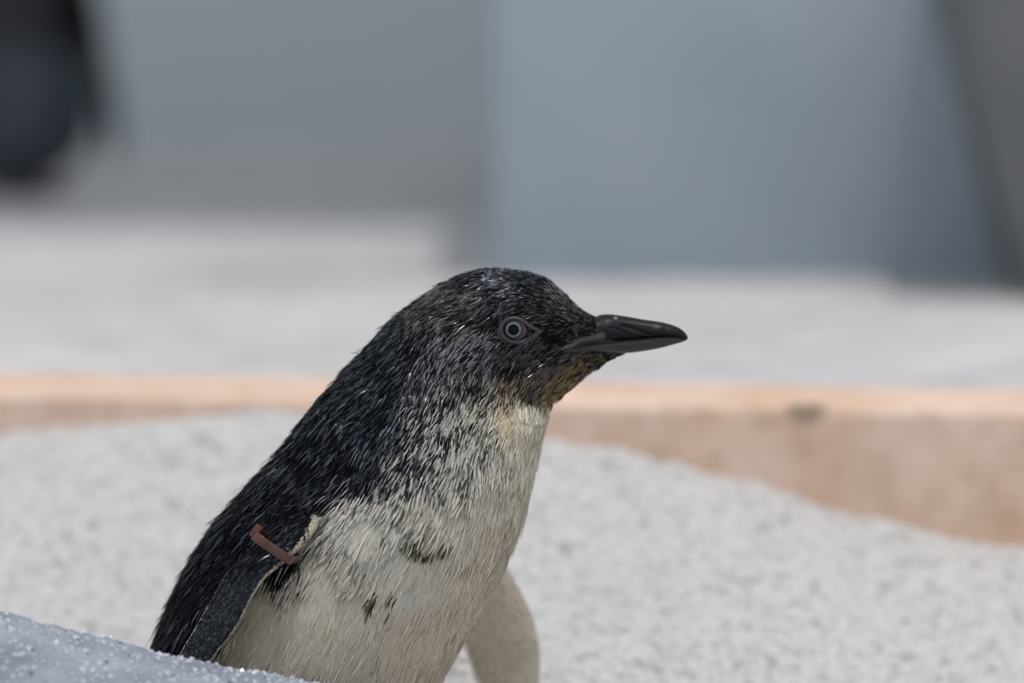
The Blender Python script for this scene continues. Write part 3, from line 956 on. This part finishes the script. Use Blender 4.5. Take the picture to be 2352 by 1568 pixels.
for nm, S_, skew in (('upper_bill', UP, -0.40), ('lower_bill', LO, 0.22)):
    n_, m_ = 110, 72
    A = catmull([at(*s[0], Y0) for s in S_], n_); B = catmull([at(*s[1], Y0) for s in S_], n_)
    w_ = catmull([[s[2] / 1000] for s in S_], n_)[:, 0]
    la = np.zeros((n_, 3)); la[:, 1] = -np.maximum(w_, .0003)
    G = loft_grid(A, B, la, np.full(n_, skew), m_, .62)
    flat = G.reshape(-1, 3)
    Q = flat.copy(); Q[:, 1] = Y0 - np.abs(Q[:, 1] - Y0)
    px = to_px(Q)
    Cb = np.tile(np.array((.006, .0075, .010)), (len(flat), 1))
    inward = np.sign(Y0 - flat[:, 1])
    if nm == 'upper_bill':
        d1, t1 = seg_dist(px, (1432, 748), (1492, 768))
        d2, t2 = seg_dist(px, (1402, 752), (1440, 764))
        flat[:, 1] += inward * (.0009 * np.exp(-(d1 / 3.2) ** 2) + .0004 * np.exp(-(d2 / 3) ** 2))
        d4, _ = seg_dist(px, (1400, 733), (1520, 750))
        flat[:, 1] -= inward * .0003 * np.exp(-(d4 / 6) ** 2)
        # paler horn plate at the gape
        d3, _ = seg_dist(px, (1318, 788), (1382, 772))
        k = np.exp(-(d3 / 9) ** 4)[:, None]
        Cb = Cb * (1 - k) + np.array((.075, .078, .082)) * k
        k = (.5 * np.exp(-((px[:, 0] - 1508) / 7) ** 2 - ((px[:, 1] - 750) / 5) ** 2))[:, None]
        Cb = Cb * (1 - k) + np.array((.12, .14, .13)) * k
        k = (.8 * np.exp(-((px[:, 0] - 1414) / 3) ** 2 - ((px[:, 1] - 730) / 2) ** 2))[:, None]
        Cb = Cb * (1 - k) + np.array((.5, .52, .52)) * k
    else:
        Cb = np.tile(np.array((.045, .046, .048)), (len(flat), 1))
    me = mesh(nm, flat, loft_faces(n_, m_))
    bm = bmesh.new(); bm.from_mesh(me); bmesh.ops.recalc_face_normals(bm, faces=bm.faces); bm.to_mesh(me); bm.free()
    colour(me, Cb)
    o = link(nm, me, M_BILL, penguin)
    o['label'] = 'dark grey lower bill' if nm == 'lower_bill' else 'black glossy hooked upper bill'


def tube(pts, rad, seg=10):
    pts = np.asarray(pts, float)
    n = len(pts)
    t = np.gradient(pts, axis=0); t /= np.linalg.norm(t, axis=1, keepdims=True)
    a = np.cross(t, [0, 1, 0]); a /= np.linalg.norm(a, axis=1, keepdims=True)
    b = np.cross(t, a)
    th = np.linspace(0, 2 * math.pi, seg, endpoint=False)
    G = pts[:, None] + (a[:, None] * np.cos(th)[None, :, None] + b[:, None] * np.sin(th)[None, :, None]) * np.asarray(rad)[:, None, None]
    return G.reshape(-1, 3), loft_faces(n, seg)


def mirror(v):
    v = np.array(v); v[:, 1] = 2 * Y0 - v[:, 1]
    return v


M_SKIN, _, _ = mat('grey_bare_skin', 0.5, 0.4, (.085, .078, .08))
gp = catmull([on_body(*p, -.0002) for p in ((1238, 816), (1258, 808), (1280, 801), (1305, 794), (1328, 785))], 26)
gr = np.interp(np.linspace(0, 1, 26), [0, .3, .7, 1], [.0003, .0009, .0010, .0007])
gv, gf = tube(gp, gr)
for k in (0, 1):
    link('gape_skin', mesh('gape_skin', gv if k == 0 else mirror(gv), gf), M_SKIN, penguin)

# ------------------------------------------------------------------ eyes
M_BALL, _, _ = mat('eye_white', 0.25, 0.5, (.03, .024, .024))
M_IRIS, _, _ = attr_mat('iris', 0.3, 0.4)
M_PUP, _, _ = mat('pupil', 0.15, 0.12, (.002, .002, .003))
M_LID, _, _ = mat('eyelid_skin', 0.5, 0.35, (.048, .042, .046))
pe = on_body(*EYE)
ER = 0.0068
ec = pe + np.array((0, ER - 0.0017, 0))


def cap(r, r0, r1, n=40, m=10):
    """spherical band between two opening radii, facing -Y"""
    vs, fs = [], []
    for i in range(m + 1):
        q_ = r0 + (r1 - r0) * i / m
        for j in range(n):
            a_ = 2 * math.pi * j / n
            vs.append((q_ * math.cos(a_), -math.sqrt(max(r * r - q_ * q_, 0)), q_ * math.sin(a_)))
    for i in range(m):
        for j in range(n):
            fs.append((i * n + j, i * n + (j + 1) % n, (i + 1) * n + (j + 1) % n, (i + 1) * n + j))
    return np.array(vs), fs


lid_top = [(1146, 764), (1149, 748), (1160, 734), (1178, 728), (1198, 732), (1218, 745), (1243, 759)]
lid_bot = [(1243, 759), (1224, 777), (1200, 788), (1176, 787), (1157, 778), (1146, 764)]
op_top = [(1152, 763), (1155, 748), (1164, 738), (1179, 733), (1194, 737), (1212, 750), (1232, 760)]
op_bot = [(1232, 760), (1216, 772), (1197, 781), (1177, 782), (1161, 775), (1152, 763)]


def loop_px(top, bot, n=32):
    return np.vstack([catmull(top, n)[:-1], catmull(bot, n)[:-1]])


lo_, li_ = loop_px(lid_top, lid_bot), loop_px(op_top, op_bot)
ctr = np.array((1186.0, 759.0))
lid_v = []
for f, off in ((1.35, -.0006), (1.12, .0003), (1.0, .0010), (.5, .0014), (.0, .0011), (-.35, .0002)):
    L_ = (lo_ * f + li_ * (1 - f)) if f <= 1 else ctr + (lo_ - ctr) * f
    if f < 0: L_ = ctr + (li_ - ctr) * .93
    lid_v.append([on_body(*p, off) for p in L_])
lid_v = np.array(lid_v)
ln = lid_v.shape[1]
lid_f = [(i * ln + j, i * ln + (j + 1) % ln, (i + 1) * ln + (j + 1) % ln, (i + 1) * ln + j) for i in range(len(lid_v) - 1) for j in range(ln)]
lid_v = lid_v.reshape(-1, 3)
for k in (0, 1):
    sgn = 1 if k == 0 else -1

    def place(v):
        v = v + ec
        return v if k == 0 else mirror(v)
    v, f = cap(ER, 1e-5, ER * .985, 40, 16)
    eye = link('eye', mesh('eye', place(v), f), M_BALL, penguin)
    off = np.array((-.0001, 0, .0001))
    v, f = cap(ER + .00012, .0019, .0043, 56, 14)
    rr = np.hypot(v[:, 0], v[:, 2])
    pale = smooth01((rr - .0019) / .0002) * (1 - smooth01((rr - .00255) / .0006))
    ic = np.array((.012, .018, .026)) + pale[:, None] * np.array((.115, .140, .158))
    rim = smooth01((rr - .0040) / .0002)
    ic = ic * (1 - rim[:, None]) + np.array((.10, .10, .105)) * rim[:, None]
    me = mesh('iris', place(v + off), f)
    colour(me, ic)
    link('iris', me, M_IRIS, eye)
    v, f = cap(ER + .00016, 1e-5, .0021, 40, 6)
    link('pupil', mesh('pupil', place(v + off), f), M_PUP, eye)
    link('eyelid', mesh('eyelid', lid_v if k == 0 else mirror(lid_v), lid_f), M_LID, eye)

# ------------------------------------------------------------------ flipper band
M_BAND, _, bbn = mat('brown_plastic', 0.3, 0.5, (.085, .034, .026))
bc_ = at(637, 1254, -.022)
e1 = (at(676, 1281, -.026) - at(594, 1224, -.024)); blen = np.linalg.norm(e1); e1 /= blen        # along the strap
e3 = at(616, 1281, -.025) - at(656, 1223, -.025); e3 -= e1 * (e3 @ e1); e3 /= np.linalg.norm(e3)      # along the flipper
e2 = np.cross(e1, e3); e2 *= -1 if e2[1] > 0 else 1                                                   # towards the camera
hl, hd, bw, bt = blen / 2 + .0008, .0115, .0018, .0008
th = np.linspace(0, 2 * math.pi, 64, endpoint=False)
sup = lambda x, p: np.sign(x) * np.abs(x) ** p
lo = np.stack([hl * sup(np.cos(th), .45), hd * sup(np.sin(th), .5)], 1)
bv, bf = [], []
for k_, (s_, w_) in enumerate(((1, -1), (1, 1), (0, 1), (0, -1))):
    for a_, b_ in lo:
        f_ = 1 - (1 - s_) * bt / np.hypot(a_, b_)
        bv.append(bc_ + e1 * a_ * f_ + e2 * (b_ * f_ + .0045) + e3 * bw * w_)
for k_ in range(4):
    for j in range(64):
        bf.append((k_ * 64 + j, k_ * 64 + (j + 1) % 64, ((k_ + 1) % 4) * 64 + (j + 1) % 64, ((k_ + 1) % 4) * 64 + j))
me = mesh('flipper_band', bv, bf)
band = link('flipper_band', me, M_BAND, penguin)
md = band.modifiers.new('bevel', 'BEVEL'); md.width = .0003; md.segments = 2; md.limit_method = 'ANGLE'; md.angle_limit = math.radians(50)
band['label'] = 'brown plastic flipper band'


def block(name, c, h1, h2, h3, mt, parent, bev=.0004):
    P_ = []
    for z_ in (-1, 1):
        for x_, y_ in ((-1, -1), (1, -1), (1, 1), (-1, 1)):
            P_.append(c + e1 * h1 * x_ + e2 * h2 * y_ + e3 * h3 * z_)
    return prism(name, P_, mt, bev, 2, parent)


block('clasp', bc_ - e1 * (hl - .0002) + e2 * .009 - e3 * .0012, .0014, .0030, .0026, M_BAND, band)
block('strap_join', bc_ - e1 * hl * .28 + e2 * (hd + .0046), .0002, .0003, bw * 1.02, M_BAND, band, .0001)

# ------------------------------------------------------------------ tail and feet
M_TAIL, _, _ = mat('tail_feather', 0.5, 0.4, (.012, .013, .018))
base = at(345, 1985, Y0)
for k_ in range(7):
    a_ = (k_ - 3) * .16
    d_ = np.array((-.55, math.sin(a_), -.30)); d_ /= np.linalg.norm(d_)
    s_ = np.cross(d_, (0, 0, 1)); s_ /= np.linalg.norm(s_)
    n_ = np.cross(s_, d_)
    ln_ = .034 - .003 * abs(k_ - 3)
    rows = []
    for t_, w_ in ((0, .003), (.4, .004), (.8, .003), (1, .0006)):
        c_ = base + d_ * ln_ * t_ + n_ * (-.003 * abs(k_ - 3) * .3)
        rows += [c_ - s_ * w_, c_ + n_ * .0008, c_ + s_ * w_, c_ - n_ * .0008]
    f_ = [(i * 4 + j, i * 4 + (j + 1) % 4, i * 4 + 4 + (j + 1) % 4, i * 4 + 4 + j) for i in range(3) for j in range(4)] + [(3, 2, 1, 0), (12, 13, 14, 15)]
    link('tail_feather', mesh('tail_feather', rows, f_), M_TAIL, penguin)

M_FOOT, _, _ = mat('pale_foot_skin', 0.6, 0.3, (.50, .40, .37))
M_CLAW, _, _ = mat('black_claw', 0.3, 0.5, (.015, .014, .014))


def foot(c, parent, sc=1.0, fx=1.0, fy=0.0):
    """webbed foot: heel, three toes joined by webs, claws; (fx, fy) is the way it points"""
    f = np.array((fx, fy, 0.)); f /= np.linalg.norm(f)
    s = np.array((-f[1], f[0], 0.))
    z0 = np.array((0, 0, 1.))
    toes = [(-.42, .040), (0, .048), (.42, .040)]
    out, hts = [], []
    for a in np.linspace(-.55, .55, 13):
        k = min(range(3), key=lambda i: abs(toes[i][0] - a))
        on = math.exp(-((a - toes[k][0]) / .09) ** 2)
        rr = (.033 + (toes[k][1] - .033) * on) * sc
        out.append(c + f * rr * math.cos(a) + s * rr * math.sin(a)); hts.append((.0022 + .0035 * on) * sc)
    mid = [c + (p - c) * .5 for p in out]
    heel = [c - f * .010 * sc + s * (i / 12 - .5) * .016 * sc for i in range(13)]
    top = [[p + z0 * h for p, h in zip(out, hts)], [p + z0 * (h + .004 * sc) for p, h in zip(mid, hts)], [p + z0 * .010 * sc for p in heel]]
    bot = [out, mid, heel]
    vs = [p for r_ in top for p in r_] + [p for r_ in bot for p in r_]
    fs = []
    for q_ in range(2):
        for i in range(12):
            fs.append((q_ * 13 + i, q_ * 13 + i + 1, q_ * 13 + 14 + i, q_ * 13 + 13 + i))
            b_ = 39
            fs.append((b_ + q_ * 13 + i + 1, b_ + q_ * 13 + i, b_ + q_ * 13 + 13 + i, b_ + q_ * 13 + 14 + i))
    for i in range(12):
        fs.append((i + 1, i, 39 + i, 40 + i)); fs.append((26 + i, 27 + i, 66 + i, 65 + i))
    for q_ in range(2):
        fs.append((q_ * 13, q_ * 13 + 13, 39 + q_ * 13 + 13, 39 + q_ * 13)); fs.append((q_ * 13 + 25, q_ * 13 + 12, 39 + q_ * 13 + 12, 39 + q_ * 13 + 25))
    o = link('foot', mesh('foot', vs, fs), M_FOOT, parent)
    for a, r_ in toes:
        p = c + (f * math.cos(a) + s * math.sin(a)) * r_ * .97 * sc
        d = f * math.cos(a) + s * math.sin(a)
        v, ff = tube([p + z0 * .003 * sc, p + d * .004 * sc + z0 * .0035 * sc, p + d * .008 * sc + z0 * .0005 * sc], [.0018 * sc, .0014 * sc, .0002 * sc], 8)
        link('claw', mesh('claw', v, ff), M_CLAW, o)
    return o


for yy in (Y0 - .024, Y0 + .026):
    fx0 = at(640, 1980, Y0)[0]
    foot(np.array((fx0, yy, float(sand_h(np.array([fx0]), np.array([yy]))[0]) + .0005)), penguin, 1.0, 1.0, -.1 if yy < Y0 else .1)

# ------------------------------------------------------------------ the second penguin, far back on the deck, seen from behind
FY = 4.2 + CAMY
fc = on_z(26, 450, DECK)
fc = np.array((fc[0], fc[1], DECK))
far = empty('little_penguin', fc)
tag(far, 'blurred dark penguin with a green flipper band, standing before the back wall', 'penguin')
M_FAR, nf_, bf_ = attr_mat('slate_sheen_plumage', 0.5, 0.4)
nb = noise(nf_, 300, 3, .5, (1, 1, .3)); bump(nf_, bf_, nb.outputs[0], .4, .002)
FS = [(.006, .014, .018), (.018, .042, .034), (.045, .060, .050), (.085, .060, .054), (.13, .054, .050), (.17, .047, .044), (.20, .042, .040), (.225, .034, .034), (.25, .028, .030), (.275, .026, .030), (.295, .021, .025), (.308, .012, .014), (.312, .003, .003)]
n_, m_ = 70, 48
A = catmull(FS, n_)
th = np.linspace(0, 2 * math.pi, m_, endpoint=False)
lean = np.interp(A[:, 0], [0, .1, .31], [0, .0, -.012])
G = np.stack([fc[0] + A[:, 1:2] * np.cos(th)[None] + lean[:, None], fc[1] + A[:, 2:3] * np.sin(th)[None] + np.zeros((n_, 1)), fc[2] + np.repeat(A[:, :1], m_, 1)], -1)


def far_flipper(sgn, spread):
    L_, T_2, t_ = [], [], []
    for q_, wv in ((0, .012), (.15, .014), (.4, .0145), (.7, .0145), (.92, .011), (1, .004)):
        z_ = .165 - q_ * .142
        x_ = sgn * (.040 + spread * q_ ** .9)
        L_.append(fc + (x_ + sgn * .004, .012 - wv * .5 - q_ * .01, z_)); T_2.append(fc + (x_ + sgn * (.004 + wv * 1.1), -.018 - wv + .01 * q_, z_ + .002)); t_.append([.0035 - .0025 * q_])
    L_, T_2, t_ = catmull(L_, 30), catmull(T_2, 30), catmull(t_, 30)[:, 0]
    ax = np.gradient((L_ + T_2) / 2, axis=0); nn = np.cross(ax, L_ - T_2); nn /= np.linalg.norm(nn, axis=1, keepdims=True)
    return loft_grid(L_, T_2, nn * t_[:, None], np.zeros(30), 20)


fgs = [far_flipper(1, .026), far_flipper(-1, .024)]
tmp = [grid_object('tmp', g_) for g_ in (G, *fgs)]
for k_ in (1, 2):
    md = tmp[0].modifiers.new('u', 'BOOLEAN'); md.operation = 'UNION'; md.solver = 'EXACT'; md.object = tmp[k_]
dg = bpy.context.evaluated_depsgraph_get()
fm = bpy.data.meshes.new_from_object(tmp[0].evaluated_get(dg)); fm.name = 'body'
for t in tmp:
    m2 = t.data; bpy.data.objects.remove(t); bpy.data.meshes.remove(m2)
fm.polygons.foreach_set('use_smooth', [True] * len(fm.polygons))
co = np.zeros(len(fm.vertices) * 3); fm.vertices.foreach_get('co', co); co = co.reshape(-1, 3)
hz = co[:, 2] - DECK
back = smooth01((.02 - (co[:, 1] - fc[1])) / .012)
c_s = np.array((.045, .055, .07)); c_k = np.array((.009, .010, .012)); c_w = np.array((.6, .58, .52))
k1 = smooth01((hz - .09) / .03)[:, None]
cc = (c_s * (1 - k1) + c_k * k1)  # paler slate low on the back paints in a blurred sheen
cc = cc * np.exp(vnoise(co[:, 0] * 60, hz * 30, 51) * 1.4)[:, None]
cc = cc * back[:, None] + c_w * (1 - back[:, None])
pk = np.exp(-(((co[:, 0] - fc[0]) - .066) / .006) ** 2 - ((hz - .095) / .012) ** 2)[:, None]
cc = cc * (1 - pk) + np.array((.30, .21, .21)) * pk
colour(fm, cc)
link('body', fm, M_FAR, far)
M_GREEN, _, _ = mat('green_plastic', 0.4, 0.5, (.03, .10, .05))
ring_p = []
for a_ in np.linspace(0, 2 * math.pi, 32, endpoint=False):
    ring_p.append(fc + (.058 + .012 * math.cos(a_), -.016 + .017 * math.sin(a_), .085))
bv, bf = [], []
for r_, z_ in ((1.0, -.004), (1.0, .004), (.92, .004), (.92, -.004)):
    cm = np.mean(ring_p, 0)
    bv += [cm + (p - cm) * r_ + np.array((0, 0, z_)) for p in ring_p]
for k_ in range(4):
    for j in range(32):
        bf.append((k_ * 32 + j, k_ * 32 + (j + 1) % 32, ((k_ + 1) % 4) * 32 + (j + 1) % 32, ((k_ + 1) % 4) * 32 + j))
link('flipper_band', mesh('flipper_band', bv, bf), M_GREEN, far)['label'] = 'green flipper band'
tb = fc + np.array((.012, -.028, .028))
for k_ in range(7):
    a_ = (k_ - 3) * .13
    d_ = np.array((math.sin(a_) + .12, -.75, -.62)); d_ /= np.linalg.norm(d_)
    s_ = np.cross(d_, (0, 0, 1)); s_ /= np.linalg.norm(s_)
    n3 = np.cross(s_, d_)
    rows = []
    for t_, w_ in ((0, .004), (.4, .005), (.8, .004), (1, .0008)):
        c_ = tb + d_ * .040 * t_
        rows += [c_ - s_ * w_, c_ + n3 * .001, c_ + s_ * w_, c_ - n3 * .001]
    f_ = [(i * 4 + j, i * 4 + (j + 1) % 4, i * 4 + 4 + (j + 1) % 4, i * 4 + 4 + j) for i in range(3) for j in range(4)] + [(3, 2, 1, 0), (12, 13, 14, 15)]
    link('tail_feather', mesh('tail_feather', rows, f_), M_TAIL, far)
for sx_ in (-.022, .024):
    foot(fc + np.array((sx_, .01, -.001)), far, .9, .05, 1.0)
# bill and eyes of the far bird (above the frame)
for nm, z_, h_ in (('upper_bill', .276, .007), ('lower_bill', .268, .0045)):
    A = catmull([fc + (-.012, .02, z_ + h_), fc + (-.012, .045, z_ + h_ * .8), fc + (-.012, .064, z_ - .002)], 20)
    B = catmull([fc + (-.012, .02, z_ - h_), fc + (-.012, .045, z_ - h_ * .6), fc + (-.012, .065, z_ - .004)], 20)
    la = np.zeros((20, 3)); la[:, 0] = np.linspace(.008, .001, 20)
    g_ = loft_grid(A, B, la, np.zeros(20), 16)
    me = mesh(nm, g_.reshape(-1, 3), loft_faces(20, 16)); colour(me, np.tile((.015, .017, .02), (len(me.vertices), 1)))
    link(nm, me, M_BILL, far)
for s_ in (-1, 1):
    v, f = cap(.005, 1e-5, .0049, 24, 8)
    v = np.stack([-s_ * v[:, 1], v[:, 0], v[:, 2]], 1) * (1, 1, 1) + fc + (-.012 + s_ * .0215, .012, .281)
    link('eye', mesh('eye', v, f), M_BALL, far)
